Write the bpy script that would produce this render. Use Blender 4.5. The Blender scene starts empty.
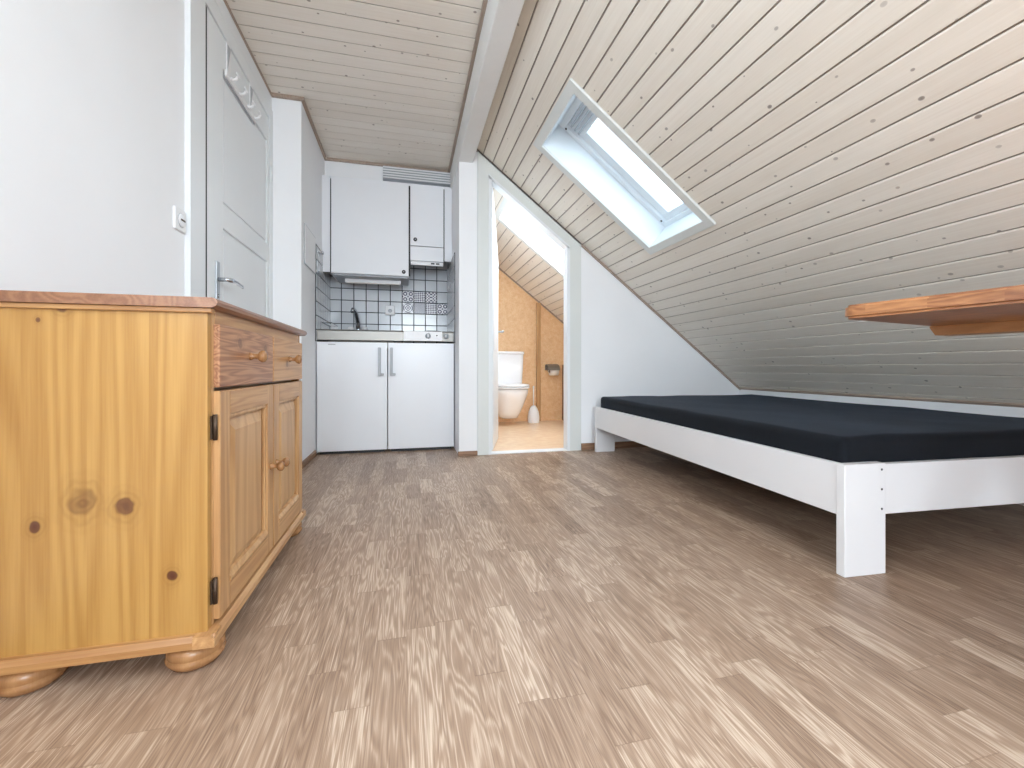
import bpy, bmesh, math, random
from mathutils import Vector, Matrix
random.seed(7)
S = bpy.context.scene
C = S.collection
PI = math.pi
# ---------------------------------------------------------------- camera
TH = math.atan(105/430)
cam = bpy.data.cameras.new('camera'); co = bpy.data.objects.new('camera', cam); C.objects.link(co)
cam.sensor_width = 36; cam.lens = 430/1024*36; cam.shift_y = -16/1024; cam.clip_start = 0.02
co.location = (0, 0, .627); co.rotation_euler = (PI/2, 0, -TH)
S.camera = co
# ---------------------------------------------------------------- sky, daylight, exposure
w = bpy.data.worlds.new('sky'); S.world = w; w.use_nodes = True
bg = w.node_tree.nodes['Background']; bg.inputs[0].default_value = (.80, .93, 1, 1); bg.inputs[1].default_value = 1.8
S.view_settings.view_transform = 'Standard'; S.view_settings.look = 'None'
S.view_settings.gamma = 1; S.view_settings.use_curve_mapping = False
S.view_settings.exposure = 1.15
S.cycles.max_bounces = 16; S.cycles.diffuse_bounces = 10; S.cycles.transparent_max_bounces = 12
CS, SN = .789, .6146                       # roof pitch
def slope(s, y, n):                        # roof coordinates: down the slope, along the room, outward
    return Vector((.533+CS*s+SN*n, y, 2.17-SN*s+CS*n))
MS = Matrix(((CS, 0, SN, .533), (0, 1, 0, 0), (-SN, 0, CS, 2.17), (0, 0, 0, 1)))
def area(name, loc, rot, sx, sy, power, color=(1, 1, 1), portal=False):
    l = bpy.data.lights.new(name, 'AREA'); l.shape = 'RECTANGLE'; l.size = sx; l.size_y = sy
    l.energy = power; l.color = color
    if portal: l.cycles.is_portal = True
    o = bpy.data.objects.new(name, l); C.objects.link(o); o.location = loc; o.rotation_euler = rot
    return o
PITCH = math.atan2(SN, CS)
area('daylight', slope(.83, 2.2, .24), (0, PITCH, 0), .72, .5, 0, portal=True)
area('daylight', slope(.79, 3.46, .24), (0, PITCH, 0), .9, .5, 0, portal=True)
area('daylight', (.15, -3.16, 1.38), (PI/2, 0, 0), 1.25, 1.15, 42, (.82, .91, 1))          # fill lamp in the added rear window
area('daylight', (-.80, -.10, 1.42), (PI/2, 0, -PI/2), 1.1, 1.0, 11.5, (.80, .90, 1))          # side lamp in the left window added behind the camera
area('daylight', slope(.95, -.15, .17), (0, PITCH, 0), 1.1, .9, 11, (.84, .92, 1))          # overhead lamp in the skylight added behind the camera
area('daylight', slope(.85, 3.47, .22), (0, PITCH, 0), .70, .34, 9, (.92, .96, 1))         # bathroom skylight

# ---------------------------------------------------------------- materials
class N:
    def __init__(s, name):
        s.m = bpy.data.materials.new(name); s.m.use_nodes = True
        s.t = s.m.node_tree; s.b = s.t.nodes['Principled BSDF']; s.out = s.t.nodes['Material Output']
    def n(s, typ, **k):
        x = s.t.nodes.new('ShaderNode'+typ)
        for a, v in k.items(): setattr(x, a, v)
        return x
    def l(s, a, b): s.t.links.new(a, b)
    def put(s, sock, v):
        if isinstance(v, bpy.types.NodeSocket): s.l(v, sock)
        else: sock.default_value = v
    def math(s, op, a, b=0.0, c=0.0):
        x = s.n('Math', operation=op)
        for i, v in enumerate((a, b, c)): s.put(x.inputs[i], v)
        return x.outputs[0]
    def co(s):
        return s.n('TexCoord').outputs['Object']
    def xyz(s, v):
        x = s.n('SeparateXYZ'); s.l(v, x.inputs[0]); return x.outputs
    def vec(s, x, y, z):
        c = s.n('CombineXYZ')
        for i, v in enumerate((x, y, z)): s.put(c.inputs[i], v)
        return c.outputs[0]
    def noise(s, v, scale=1, detail=3, rough=.5, dist=0):
        x = s.n('TexNoise'); s.l(v, x.inputs['Vector']); x.inputs['Scale'].default_value = scale
        x.inputs['Detail'].default_value = detail; x.inputs['Roughness'].default_value = rough
        x.inputs['Distortion'].default_value = dist; return x.outputs['Fac']
    def ramp(s, f, stops, interp='LINEAR'):
        r = s.n('ValToRGB'); s.l(f, r.inputs[0]); e = r.color_ramp; e.interpolation = interp
        while len(e.elements) < len(stops): e.elements.new(.5)
        for q, (p, c) in zip(e.elements, stops):
            q.position = p; q.color = (c if isinstance(c, tuple) else (c, c, c))+(1,)
        return r.outputs[0]
    def mix(s, f, a, b, mode='MIX'):
        x = s.n('Mix', data_type='RGBA', blend_type=mode)
        s.put(x.inputs[0], f)
        for i, v in ((6, a), (7, b)): s.put(x.inputs[i], v+(1,) if isinstance(v, tuple) else v)
        return x.outputs[2]
    def scale(s, v, k):
        x = s.n('VectorMath', operation='MULTIPLY'); s.l(v, x.inputs[0]); s.put(x.inputs[1], k); return x.outputs[0]
    def bump(s, h, strength=.2, dist=.002):
        b = s.n('Bump'); b.inputs['Strength'].default_value = strength; b.inputs['Distance'].default_value = dist
        s.l(h, b.inputs['Height']); s.l(b.outputs[0], s.b.inputs['Normal'])
    def base(s, c): s.put(s.b.inputs['Base Color'], c+(1,) if isinstance(c, tuple) else c)
    def rough(s, r): s.put(s.b.inputs['Roughness'], r)
def srgb(r, g, b):
    f = lambda u: (u/255/12.92) if u <= 10 else ((u/255+.055)/1.055)**2.4
    return (f(r), f(g), f(b))

def paint(name, col, rough=.6, bump=.15, bs=180, var=.03, metal=0, spec=.5):
    m = N(name); v = m.co()
    nz = m.noise(v, 3, 3)
    c2 = tuple(x*(1-var*2) for x in col)
    m.base(m.mix(nz, col, c2)); m.rough(rough)
    if bump: m.bump(m.noise(v, bs, 3), bump, .0015)
    m.b.inputs['Metallic'].default_value = metal; m.b.inputs['Specular IOR Level'].default_value = spec
    return m.m
def pine(name, axis, light, dark, knotc=(.085, .022, .012), knots=(), ring=1.0, rough=.38, board=None, seed=0.0):
    """pine lumber, grain along axis; knots = (position, radius, darkness)"""
    m = N(name); v = m.co(); x = m.xyz(v)
    k = [22, 22, 22]; k[axis] = 1.1
    base = m.scale(v, tuple(k))
    off = m.n('VectorMath', operation='ADD'); m.l(base, off.inputs[0]); off.inputs[1].default_value = (seed, seed*1.7, seed*.6)
    vv = off.outputs[0]
    if board:                                   # glued boards: (axis, width)
        idx = m.math('FLOOR', m.math('DIVIDE', x[board[0]], board[1]))
        wn = m.n('TexWhiteNoise', noise_dimensions='1D'); m.l(idx, wn.inputs['W'])
        add = m.n('VectorMath', operation='ADD'); m.l(vv, add.inputs[0])
        sc = m.n('VectorMath', operation='SCALE'); m.l(wn.outputs['Color'], sc.inputs[0]); sc.inputs['Scale'].default_value = 30
        m.l(sc.outputs[0], add.inputs[1]); vv = add.outputs[0]
    f = m.noise(vv, .45*ring, 2, .5, .6)
    rings = m.math('SINE', m.math('MULTIPLY', f, 75))
    rings = m.math('MULTIPLY_ADD', rings, .5, .5)
    k2 = [260, 260, 260]; k2[axis] = 7
    fine = m.noise(m.scale(v, tuple(k2)), 1, 3)
    tone = m.math('ADD', m.math('MULTIPLY', rings, .34), m.math('MULTIPLY', fine, .5))
    tone = m.math('ADD', tone, m.math('MULTIPLY', m.noise(vv, .25, 2), .35))
    if board: tone = m.math('ADD', tone, m.math('MULTIPLY', m.math('SUBTRACT', wn.outputs['Value'], .5), .30))
    col = m.ramp(tone, [(.25, light), (.95, dark)])
    for (p, r, dk) in knots:
        d = m.n('VectorMath', operation='SUBTRACT'); m.l(v, d.inputs[0]); d.inputs[1].default_value = p
        sq = [1, 1, 1]; sq[axis] = .8
        d2 = m.scale(d.outputs[0], tuple(sq))
        ln = m.n('VectorMath', operation='LENGTH'); m.l(d2, ln.inputs[0])
        rr = m.math('ADD', ln.outputs['Value'], m.math('MULTIPLY', m.math('SUBTRACT', m.noise(v, 38, 1), .5), r*1.1))
        q = m.math('DIVIDE', rr, r)
        sw = m.math('MULTIPLY_ADD', m.math('SINE', m.math('MULTIPLY', q, 9)), .5, .5)
        halo = m.ramp(q, [(0, 1), (.95, .75), (1.0, 0)])
        hal = m.ramp(m.math('MULTIPLY', q, .4), [(0, .85), (.4, .5), (1, 0)])
        col = m.mix(m.math('MULTIPLY', hal, m.math('MULTIPLY_ADD', sw, .5, .25)), col, tuple(c*.62 for c in dark))
        core = m.ramp(q, [(0, 1), (.75, .9), (1.0, 0)])
        col = m.mix(m.math('MULTIPLY', core, dk), col, knotc)
    m.base(col); m.rough(rough); m.bump(tone, .12, .001)
    return m.m
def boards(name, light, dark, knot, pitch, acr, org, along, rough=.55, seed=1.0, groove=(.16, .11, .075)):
    """whitewashed tongue-and-groove boards; acr = index across, along = index along (object coords)"""
    m = N(name); v = m.co(); x = m.xyz(v)
    idx = m.math('FLOOR', m.math('DIVIDE', m.math('SUBTRACT', x[acr], org), pitch))
    wn = m.n('TexWhiteNoise', noise_dimensions='1D'); m.l(m.math('ADD', idx, seed), wn.inputs['W'])
    sh = m.math('MULTIPLY', wn.outputs['Value'], 17)
    a = m.math('ADD', x[along], sh)
    g = m.vec(m.math('MULTIPLY', x[acr], 90), m.math('MULTIPLY', a, 3), m.math('MULTIPLY', idx, 3.1))
    f = m.noise(g, 1, 3, .6, .8)
    tone = m.math('ADD', m.math('MULTIPLY', f, .8), m.math('MULTIPLY', wn.outputs['Value'], .35))
    col = m.ramp(tone, [(.2, light), (.95, dark)])
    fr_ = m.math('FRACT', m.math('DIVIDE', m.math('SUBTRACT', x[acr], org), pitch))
    col = m.mix(m.math('MULTIPLY', m.math('LESS_THAN', fr_, .0072/pitch), .6), col, groove)     # bare-wood brown in the joints, also standing in for groove shade
    # knots
    vo = m.n('TexVoronoi', feature='F1', voronoi_dimensions='2D'); m.l(m.vec(m.math('MULTIPLY_ADD', idx, 7.31, m.math('MULTIPLY', x[acr], 10)), m.math('MULTIPLY', a, 8), 0.0), vo.inputs['Vector'])
    vo.inputs['Scale'].default_value = .9
    sel = m.math('GREATER_THAN', m.xyz(vo.outputs['Color'])[0], .30)
    sz = m.math('MULTIPLY_ADD', m.xyz(vo.outputs['Color'])[1], .05, .022)
    k = m.ramp(m.math('DIVIDE', vo.outputs['Distance'], sz), [(0, 1), (.75, .8), (1, 0)])
    col = m.mix(m.math('MULTIPLY', m.math('MULTIPLY', k, sel), m.math('MULTIPLY_ADD', m.xyz(vo.outputs['Color'])[2], .5, .35)), col, knot)
    m.base(col); m.rough(rough); m.bump(f, .1, .001)
    return m.m

M = {}
M['wall'] = paint('white_wall_paint', srgb(243, 245, 248), .75, .1, 120)
M['door'] = paint('white_gloss_paint', srgb(234, 238, 241), .35, .04, 60)
M['casing'] = paint('casing_paint', srgb(222, 226, 224), .45, .05, 60)
M['beam'] = paint('beam_paint', srgb(238, 239, 238), .55, .5, 35, .08)
M['cab'] = paint('white_laminate', srgb(236, 239, 244), .28, 0)
M['bedw'] = paint('bed_white', srgb(232, 232, 234), .4, .03, 90)
M['ceramic'] = paint('ceramic', srgb(245, 246, 248), .12, 0)
M['plastic'] = paint('white_plastic', srgb(240, 241, 243), .35, 0)
M['greyp'] = paint('grey_plastic', srgb(176, 180, 186), .4, 0)
M['dark'] = paint('dark_gap', srgb(38, 40, 44), .6, 0)
M['black'] = paint('black_plastic', srgb(30, 30, 33), .4, 0)
M['iron'] = paint('dark_iron', srgb(84, 66, 52), .5, .1, 100, metal=.6)
M['steel'] = paint('brushed_steel', srgb(150, 147, 142), .42, .05, 200, metal=.8)
M['chrome'] = paint('chrome', srgb(200, 204, 210), .14, 0, metal=1)
M['alu'] = paint('anodised_metal', srgb(190, 196, 202), .35, 0, metal=.7)
M['tile'] = paint('glazed_tile', srgb(205, 209, 214), .16, 0, var=.05)
M['tilew'] = paint('white_glazed_tile', srgb(240, 243, 243), .15, 0)
M['grout'] = paint('dark_grout', srgb(70, 74, 80), .8, .1, 100)
M['paper'] = paint('paper', srgb(246, 244, 240), .9, .2, 200)
M['frame'] = paint('white_window_frame', srgb(236, 243, 248), .35, 0)
M['trimwood'] = pine('trim_wood', 1, srgb(176, 160, 146), srgb(146, 126, 112), rough=.5)
M['base'] = pine('baseboard_wood', 0, srgb(168, 132, 104), srgb(120, 88, 66), rough=.5)
LP, DP = srgb(238, 199, 122), srgb(205, 150, 72)
M['pine_side'] = pine('pine_side_panel', 2, srgb(182, 140, 78), srgb(150, 104, 48), board=(0, .105), rough=.32, ring=.5,
    knots=[((-.551+.405, 0, .347), .016, .8), ((-.623+.405, 0, .362), .022, .4), ((-.698+.405, 0, .320), .010, .95),
           ((-.470+.405, 0, .199), .0095, .95), ((-.655+.405, 0, .745), .010, .8), ((-.693+.405, 0, .72), .004, .8)])
M['pine_v'] = pine('pine_vertical', 2, srgb(208, 166, 116), srgb(168, 122, 78), rough=.36, seed=3)
M['pine_v2'] = pine('pine_vertical_panel', 2, srgb(206, 166, 118), srgb(172, 128, 84), rough=.36, seed=9, ring=.7)
M['pine_y'] = pine('pine_lengthwise', 1, srgb(204, 162, 112), srgb(164, 116, 74), rough=.34, seed=5)
M['pine_dr'] = pine('pine_drawer_bold', 1, srgb(200, 152, 112), srgb(124, 74, 50), rough=.36, seed=2, ring=2.2,
    knots=[((.01, 1.17-1.42, .686), .013, .5), ((.01, 1.36-1.42, .68), .012, .45)])
M['pine_dr2'] = pine('pine_drawer', 1, srgb(208, 162, 112), srgb(166, 116, 72), rough=.36, seed=12, ring=1.2, knots=[((.01, 1.59-1.42, .64), .012, .5)])
M['pine_x'] = pine('pine_crosswise', 0, srgb(194, 150, 98), srgb(150, 102, 60), rough=.34, seed=8)
M['pine_top'] = pine('pine_top', 1, srgb(160, 116, 86), srgb(120, 80, 58), rough=.3, seed=4)
M['knob'] = pine('turned_wood', 2, srgb(172, 128, 86), srgb(134, 92, 56), rough=.25, seed=6)
M['table'] = pine('table_wood', 1, srgb(182, 128, 84), srgb(124, 76, 48), rough=.3, seed=11, ring=1.4, board=(1, .11),
    knots=[((.02, -.19, .765), .008, .9)])
M['table2'] = pine('table_batten_wood', 1, srgb(186, 140, 94), srgb(162, 116, 74), rough=.4, seed=15, ring=.7)
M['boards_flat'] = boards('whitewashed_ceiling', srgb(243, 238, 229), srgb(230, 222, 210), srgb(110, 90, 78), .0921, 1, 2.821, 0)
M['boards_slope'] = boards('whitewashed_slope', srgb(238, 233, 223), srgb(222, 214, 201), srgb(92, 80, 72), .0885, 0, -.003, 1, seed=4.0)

def floor_mat():
    m = N('laminate_strips'); v = m.co(); x = m.xyz(v)
    W, L = .067, .36
    ix = m.math('FLOOR', m.math('DIVIDE', x[0], W))
    wn = m.n('TexWhiteNoise', noise_dimensions='1D'); m.l(ix, wn.inputs['W'])
    yy = m.math('ADD', m.math('DIVIDE', x[1], L), m.math('MULTIPLY', wn.outputs['Value'], 7.3))
    # uneven strip lengths
    yy = m.math('ADD', yy, m.math('MULTIPLY', m.math('SINE', m.math('MULTIPLY', yy, 2.4)), .2))
    iy = m.math('FLOOR', yy)
    cell = m.n('TexWhiteNoise', noise_dimensions='2D'); m.l(m.vec(ix, iy, 0.0), cell.inputs['Vector'])
    cv = cell.outputs['Value']; cc = m.xyz(cell.outputs['Color'])
    ox = m.math('MULTIPLY', cc[0], 9); oy = m.math('MULTIPLY', cc[1], 13)
    g1 = m.noise(m.vec(m.math('ADD', m.math('MULTIPLY', x[0], 26), ox), m.math('ADD', m.math('MULTIPLY', x[1], 2.4), oy), 0.0), 1, 2, .5, .5)
    rings = m.math('MULTIPLY_ADD', m.math('SINE', m.math('MULTIPLY', g1, 62)), .5, .5)
    g2 = m.noise(m.vec(m.math('ADD', m.math('MULTIPLY', x[0], 400), ox), m.math('ADD', m.math('MULTIPLY', x[1], 7), oy), 0.0), 1, 3, .65)
    g2 = m.ramp(g2, [(.36, 0.), (.62, 1.)])
    g2 = m.math('MULTIPLY', g2, m.math('MULTIPLY_ADD', cc[2], .6, .5))
    tone = m.math('ADD', m.math('MULTIPLY', rings, .26), m.math('MULTIPLY', g2, .38))
    tone = m.math('ADD', tone, m.math('MULTIPLY', cv, .26))
    col = m.ramp(tone, [(.06, srgb(206, 186, 166)), (.36, srgb(163, 137, 116)), (.9, srgb(112, 87, 69))])
    # joints
    fx = m.math('FRACT', m.math('DIVIDE', x[0], W)); fy = m.math('FRACT', yy)
    ex = m.math('LESS_THAN', m.math('MINIMUM', fx, m.math('SUBTRACT', 1, fx)), .012)
    ey = m.math('LESS_THAN', m.math('MINIMUM', fy, m.math('SUBTRACT', 1, fy)), .003)
    col = m.mix(m.math('MULTIPLY', m.math('MAXIMUM', ex, ey), .35), col, srgb(110, 84, 64))
    m.base(col); m.rough(m.math('MULTIPLY_ADD', g2, .14, .34)); m.bump(m.math('ADD', g2, m.math('MULTIPLY', rings, .6)), .25, .0008)
    return m.m
M['floor'] = floor_mat()
def bath_floor():
    m = N('bathroom_floor'); v = m.co(); x = m.xyz(v)
    nz = m.noise(v, 14, 4)
    col = m.ramp(nz, [(.3, srgb(240, 214, 182)), (.7, srgb(226, 192, 158))])
    m.base(col); m.rough(.3); return m.m
M['bfloor'] = bath_floor()
def cork():
    m = N('mottled_bathroom_wall'); v = m.co()
    nz = m.math('ADD', m.math('MULTIPLY', m.noise(v, 22, 5, .7), .6), m.math('MULTIPLY', m.noise(v, 90, 3), .4))
    m.base(m.ramp(nz, [(.32, srgb(222, 176, 128)), (.5, srgb(234, 194, 148)), (.68, srgb(242, 210, 170))])); m.rough(.5); return m.m
M['cork'] = cork()
def fabric():
    m = N('navy_jersey'); v = m.co()
    n1 = m.noise(m.scale(v, (1, 1, 1)), 5, 4, .6)
    n2 = m.noise(v, 260, 2)
    m.base(m.ramp(m.math('ADD', m.math('MULTIPLY', n1, .7), m.math('MULTIPLY', n2, .3)), [(.3, srgb(12, 15, 20)), (.75, srgb(20, 25, 33))]))
    m.rough(.85); m.b.inputs['Sheen Weight'].default_value = .06; m.b.inputs['Specular IOR Level'].default_value = .25; m.b.inputs['Sheen Roughness'].default_value = .4
    m.b.inputs['Sheen Tint'].default_value = (.45, .6, .85, 1)
    m.bump(m.math('ADD', n1, m.math('MULTIPLY', n2, .2)), .3, .01); return m.m
M['navy'] = fabric()
def glass():
    m = N('window_glass'); tr = m.n('BsdfTransparent'); gl = m.n('BsdfGlossy'); mx = m.n('MixShader')
    gl.inputs['Roughness'].default_value = .03; tr.inputs[0].default_value = (.95, .98, 1, 1)
    mx.inputs[0].default_value = .06; m.l(tr.outputs[0], mx.inputs[1]); m.l(gl.outputs[0], mx.inputs[2]); m.l(mx.outputs[0], m.out.inputs[0])
    return m.m
M['glass'] = glass()
def frost():
    m = N('frosted_shade'); tr = m.n('BsdfTranslucent'); d = m.n('BsdfDiffuse'); mx = m.n('MixShader'); m.l(tr.outputs[0], mx.inputs[1]); m.l(d.outputs[0], mx.inputs[2]); m.l(mx.outputs[0], m.out.inputs[0]); return m.m
def pat(kind):
    m = N('patterned_tile_'+kind); v = m.co(); x = m.xyz(v); light = srgb(214, 214, 220); dk = srgb(74, 70, 92)
    ax = m.math('ABSOLUTE', x[0]); az = m.math('ABSOLUTE', x[2])
    def ln(a, b): return m.math('SQRT', m.math('ADD', m.math('MULTIPLY', a, a), m.math('MULTIPLY', b, b)))
    if kind == 'circles':
        r = ln(m.math('SUBTRACT', ax, .024), m.math('SUBTRACT', az, .024))
        f = m.ramp(m.math('MULTIPLY', r, 30), [(0, 0.), (.24, 1.), (.56, 0.), (.80, .9)], 'CONSTANT')
    elif kind == 'rosette':
        r = ln(x[0], x[2]); d = m.math('ADD', ax, az)
        f1 = m.ramp(m.math('MULTIPLY', d, 15), [(0, 1.), (.14, 0.), (.30, 1.), (.42, 0.)], 'CONSTANT')
        f2 = m.ramp(m.math('MULTIPLY', r, 15), [(0, 0.), (.5, 1.), (.64, 0.), (.72, .6), (.8, 0.)], 'CONSTANT')
        ang = m.math('GREATER_THAN', m.math('ABSOLUTE', m.math('SUBTRACT', ax, az)), .009)
        f = m.math('MAXIMUM', f1, m.math('MULTIPLY', f2, ang))
    elif kind == 'mesh':
        f = m.math('MULTIPLY_ADD', m.math('MULTIPLY', m.math('SINE', m.math('MULTIPLY', x[0], 900)), m.math('SINE', m.math('MULTIPLY', x[2], 900))), .2, .62)
    elif kind == 'diamonds':
        a = m.math('SINE', m.math('MULTIPLY', m.math('ADD', x[0], x[2]), 200)); b = m.math('SINE', m.math('MULTIPLY', m.math('SUBTRACT', x[0], x[2]), 200))
        f = m.math('GREATER_THAN', m.math('MULTIPLY', a, b), .0)
    else:
        a = m.math('SINE', m.math('MULTIPLY', m.math('ADD', ax, az), 250)); b = m.math('SINE', m.math('MULTIPLY', m.math('SUBTRACT', ax, az), 210))
        f = m.math('GREATER_THAN', m.math('ADD', a, b), .1)
    m.base(m.mix(f, light, dk)); m.rough(.2); return m.m

# ---------------------------------------------------------------- mesh helpers
def nb(): return bmesh.new()
def box(bm, x0, x1, y0, y1, z0, z1, bev=0, mat=None, seg=2):
    t = bmesh.new()
    v = [t.verts.new((x, y, z)) for x in (x0, x1) for y in (y0, y1) for z in (z0, z1)]
    for f in ((0,1,3,2), (4,6,7,5), (0,4,5,1), (2,3,7,6), (0,2,6,4), (1,5,7,3)): t.faces.new([v[i] for i in f])
    bmesh.ops.recalc_face_normals(t, faces=t.faces)
    if bev: bmesh.ops.bevel(t, geom=t.edges[:], offset=bev, segments=seg, affect='EDGES', profile=.5)
    merge(bm, t, mat)
def merge(bm, t, mat=None):
    if mat is not None: bmesh.ops.transform(t, matrix=mat, verts=t.verts)
    me = bpy.data.meshes.new('tmp'); t.to_mesh(me); t.free(); bm.from_mesh(me); bpy.data.meshes.remove(me)
def prism(bm, poly, a0, a1, axis='y', bev=0, mat=None):
    """polygon in the plane perpendicular to axis, swept a0..a1"""
    def P(p, a):
        return {'y': (p[0], a, p[1]), 'x': (a, p[0], p[1]), 'z': (p[0], p[1], a)}[axis]
    t = bmesh.new()
    A = [t.verts.new(P(p, a0)) for p in poly]; B = [t.verts.new(P(p, a1)) for p in poly]
    n = len(poly); t.faces.new(A); t.faces.new(B[::-1])
    for i in range(n): t.faces.new((A[i], B[i], B[(i+1) % n], A[(i+1) % n]))
    bmesh.ops.recalc_face_normals(t, faces=t.faces)
    if bev: bmesh.ops.bevel(t, geom=t.edges[:], offset=bev, segments=2, affect='EDGES', profile=.5)
    merge(bm, t, mat)
def ringx(bm, x0, x1, o, i, bev=0):
    """flat rectangular frame facing x; o, i = outer and inner (y0, y1, z0, z1); a low i[2] leaves it open below"""
    t = bmesh.new(); y0, y1, z0, z1 = o; a0, a1, c0, c1 = i
    if c0 < z0:
        P = [(y0, z0), (y0, z1), (y1, z1), (y1, z0), (a1, z0), (a1, c1), (a0, c1), (a0, z0)]
        A = [t.verts.new((x0, *p)) for p in P]; B = [t.verts.new((x1, *p)) for p in P]
        for V in (A, B):
            for q in ((0, 1, 6, 7), (1, 2, 5, 6), (2, 3, 4, 5)): t.faces.new([V[k] for k in q])
        for k in range(8): t.faces.new((A[k], A[(k+1) % 8], B[(k+1) % 8], B[k]))
    else:
        O = [(y0, z0), (y0, z1), (y1, z1), (y1, z0)]; I = [(a0, c0), (a0, c1), (a1, c1), (a1, c0)]
        V = [[t.verts.new((x, *p)) for p in Q] for x in (x0, x1) for Q in (O, I)]
        for k in range(4):
            n = (k+1) % 4
            t.faces.new((V[0][k], V[0][n], V[1][n], V[1][k])); t.faces.new((V[2][k], V[2][n], V[3][n], V[3][k]))
            t.faces.new((V[0][k], V[0][n], V[2][n], V[2][k])); t.faces.new((V[1][k], V[1][n], V[3][n], V[3][k]))
    bmesh.ops.recalc_face_normals(t, faces=t.faces)
    if bev: bmesh.ops.bevel(t, geom=[e for e in t.edges if e.calc_face_angle(0) > 1], offset=bev, segments=2, affect='EDGES')
    merge(bm, t)
def loft(bm, rings, cap=True):
    t = bmesh.new(); R = [[t.verts.new(p) for p in r] for r in rings]; n = len(R[0])
    for a, b in zip(R, R[1:]):
        for i in range(n): t.faces.new((a[i], a[(i+1) % n], b[(i+1) % n], b[i]))
    if cap: t.faces.new(R[0][::-1]); t.faces.new(R[-1])
    bmesh.ops.recalc_face_normals(t, faces=t.faces)
    for f in t.faces: f.smooth = True
    merge(bm, t)
def lathe(bm, prof, c=(0, 0, 0), d=(0, 0, 1), n=28):
    """prof = (radius, distance along d)"""
    q = Vector((0, 0, 1)).rotation_difference(Vector(d)); c = Vector(c)
    loft(bm, [[c+q @ Vector((r*math.cos(2*PI*i/n), r*math.sin(2*PI*i/n), h)) for i in range(n)] for r, h in prof])
def tube(bm, pts, r, n=12):
    pts = [Vector(p) for p in pts]; rings = []
    up = None
    for i, p in enumerate(pts):
        d = (pts[min(i+1, len(pts)-1)]-pts[max(i-1, 0)]).normalized()
        if up is None: up = d.orthogonal().normalized()
        else: up = (up-d*up.dot(d)).normalized()
        s = d.cross(up); rr = r[i] if isinstance(r, (list, tuple)) else r
        rings.append([p+(up*math.cos(2*PI*k/n)+s*math.sin(2*PI*k/n))*rr for k in range(n)])
    loft(bm, rings)
def obj(name, bm, mat, parent=None, org=None, smooth=False):
    """bm is in room coordinates; the object's origin goes to org (default: the parent's)"""
    pl = parent_world(parent)
    o0 = Vector(org) if org is not None else (pl if parent else Vector((0, 0, 0)))
    bmesh.ops.translate(bm, verts=bm.verts, vec=-o0)
    me = bpy.data.meshes.new(name); bm.to_mesh(me); bm.free()
    me.materials.append(M[mat] if isinstance(mat, str) else mat)
    if smooth:
        for p in me.polygons: p.use_smooth = True
    o = bpy.data.objects.new(name, me); C.objects.link(o)
    if parent: o.parent = parent; o.location = o0-pl
    else: o.location = o0
    o['_w'] = tuple(o0)
    return o
def parent_world(p):
    return Vector(p['_w']) if p else Vector((0, 0, 0))
def thing(name, label, cat, loc, group=None):
    o = bpy.data.objects.new(name, None); C.objects.link(o); o.location = loc; o.empty_display_size = .05
    o['label'] = label; o['category'] = cat; o['_w'] = tuple(loc)
    if group: o['group'] = group
    return o
def tag(o, label, cat, group=None):
    o['label'] = label; o['category'] = cat
    if group: o['group'] = group
    return o
def struct(name, bm, mat, label=None, cat=None, parent=None, org=None):
    o = obj(name, bm, mat, parent, org)
    if not parent: o['kind'] = 'structure'
    if label: o['label'] = label; o['category'] = cat
    return o
def sgroup(name, label, cat, loc=(0, 0, 0)):
    o = thing(name, label, cat, loc); o['kind'] = 'structure'; return o

CE = 2.31; Y0 = -3.2; YP = 3.075; YB = 4.85; YK = 3.93
roof = lambda x: 2.585-.779*x
# ---------------------------------------------------------------- room shell
b = nb(); box(b, -.94, 2.85, Y0-.1, YP+.06, -.1, 0); box(b, -.94, .46, YP+.059, YK+.1, -.1, 0); struct('floor', b, 'floor', 'strip laminate floor in greyish brown oak tones', 'floor')
b = nb(); box(b, .46, 2.85, YP+.06, YB+.1, -.1, .004); struct('floor_bathroom', b, 'bfloor', 'pale beige bathroom floor beyond the doorway', 'floor')
# left wall with the door opening
b = nb()
box(b, -.94, -.82, Y0-.1, -.68, 0, CE+.05); box(b, -.94, -.82, .48, 1.985, 0, CE+.05); box(b, -.94, -.82, -.68, .48, 0, .89); box(b, -.94, -.82, -.68, .48, 1.95, CE+.05); box(b, -.94, -.82, 2.88, 2.93, 0, CE+.05); box(b, -.94, -.82, 1.985, 2.88, 2.14, CE+.05)
struct('wall_left', b, 'wall', 'white wall behind the pine sideboard, holding the panelled door', 'wall')
b = nb(); box(b, -.94, -.64, 2.915, YK+.1, 0, CE+.05); struct('wall_kitchen_left', b, 'wall', 'white projecting wall left of the kitchenette', 'wall')
b = nb(); box(b, -.70, .46, YK, YK+.1, 0, CE+.05); struct('wall_kitchen_back', b, 'wall', 'wall behind the kitchenette tiles', 'wall')
b = nb(); box(b, .361, .492, YP-.006, YK+.1, 0, 2.13); struct('wall_kitchen_right', b, 'wall', 'narrow white wall end between kitchenette and bathroom doorway', 'wall')
# bulkhead over the kitchen cabinets
b = nb(); box(b, -.66, .37, 3.70, YK+.02, 2.08, CE+.02); struct('wall_bulkhead', b, 'wall', 'white panel above the kitchen wall cabinets', 'panel')
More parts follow.
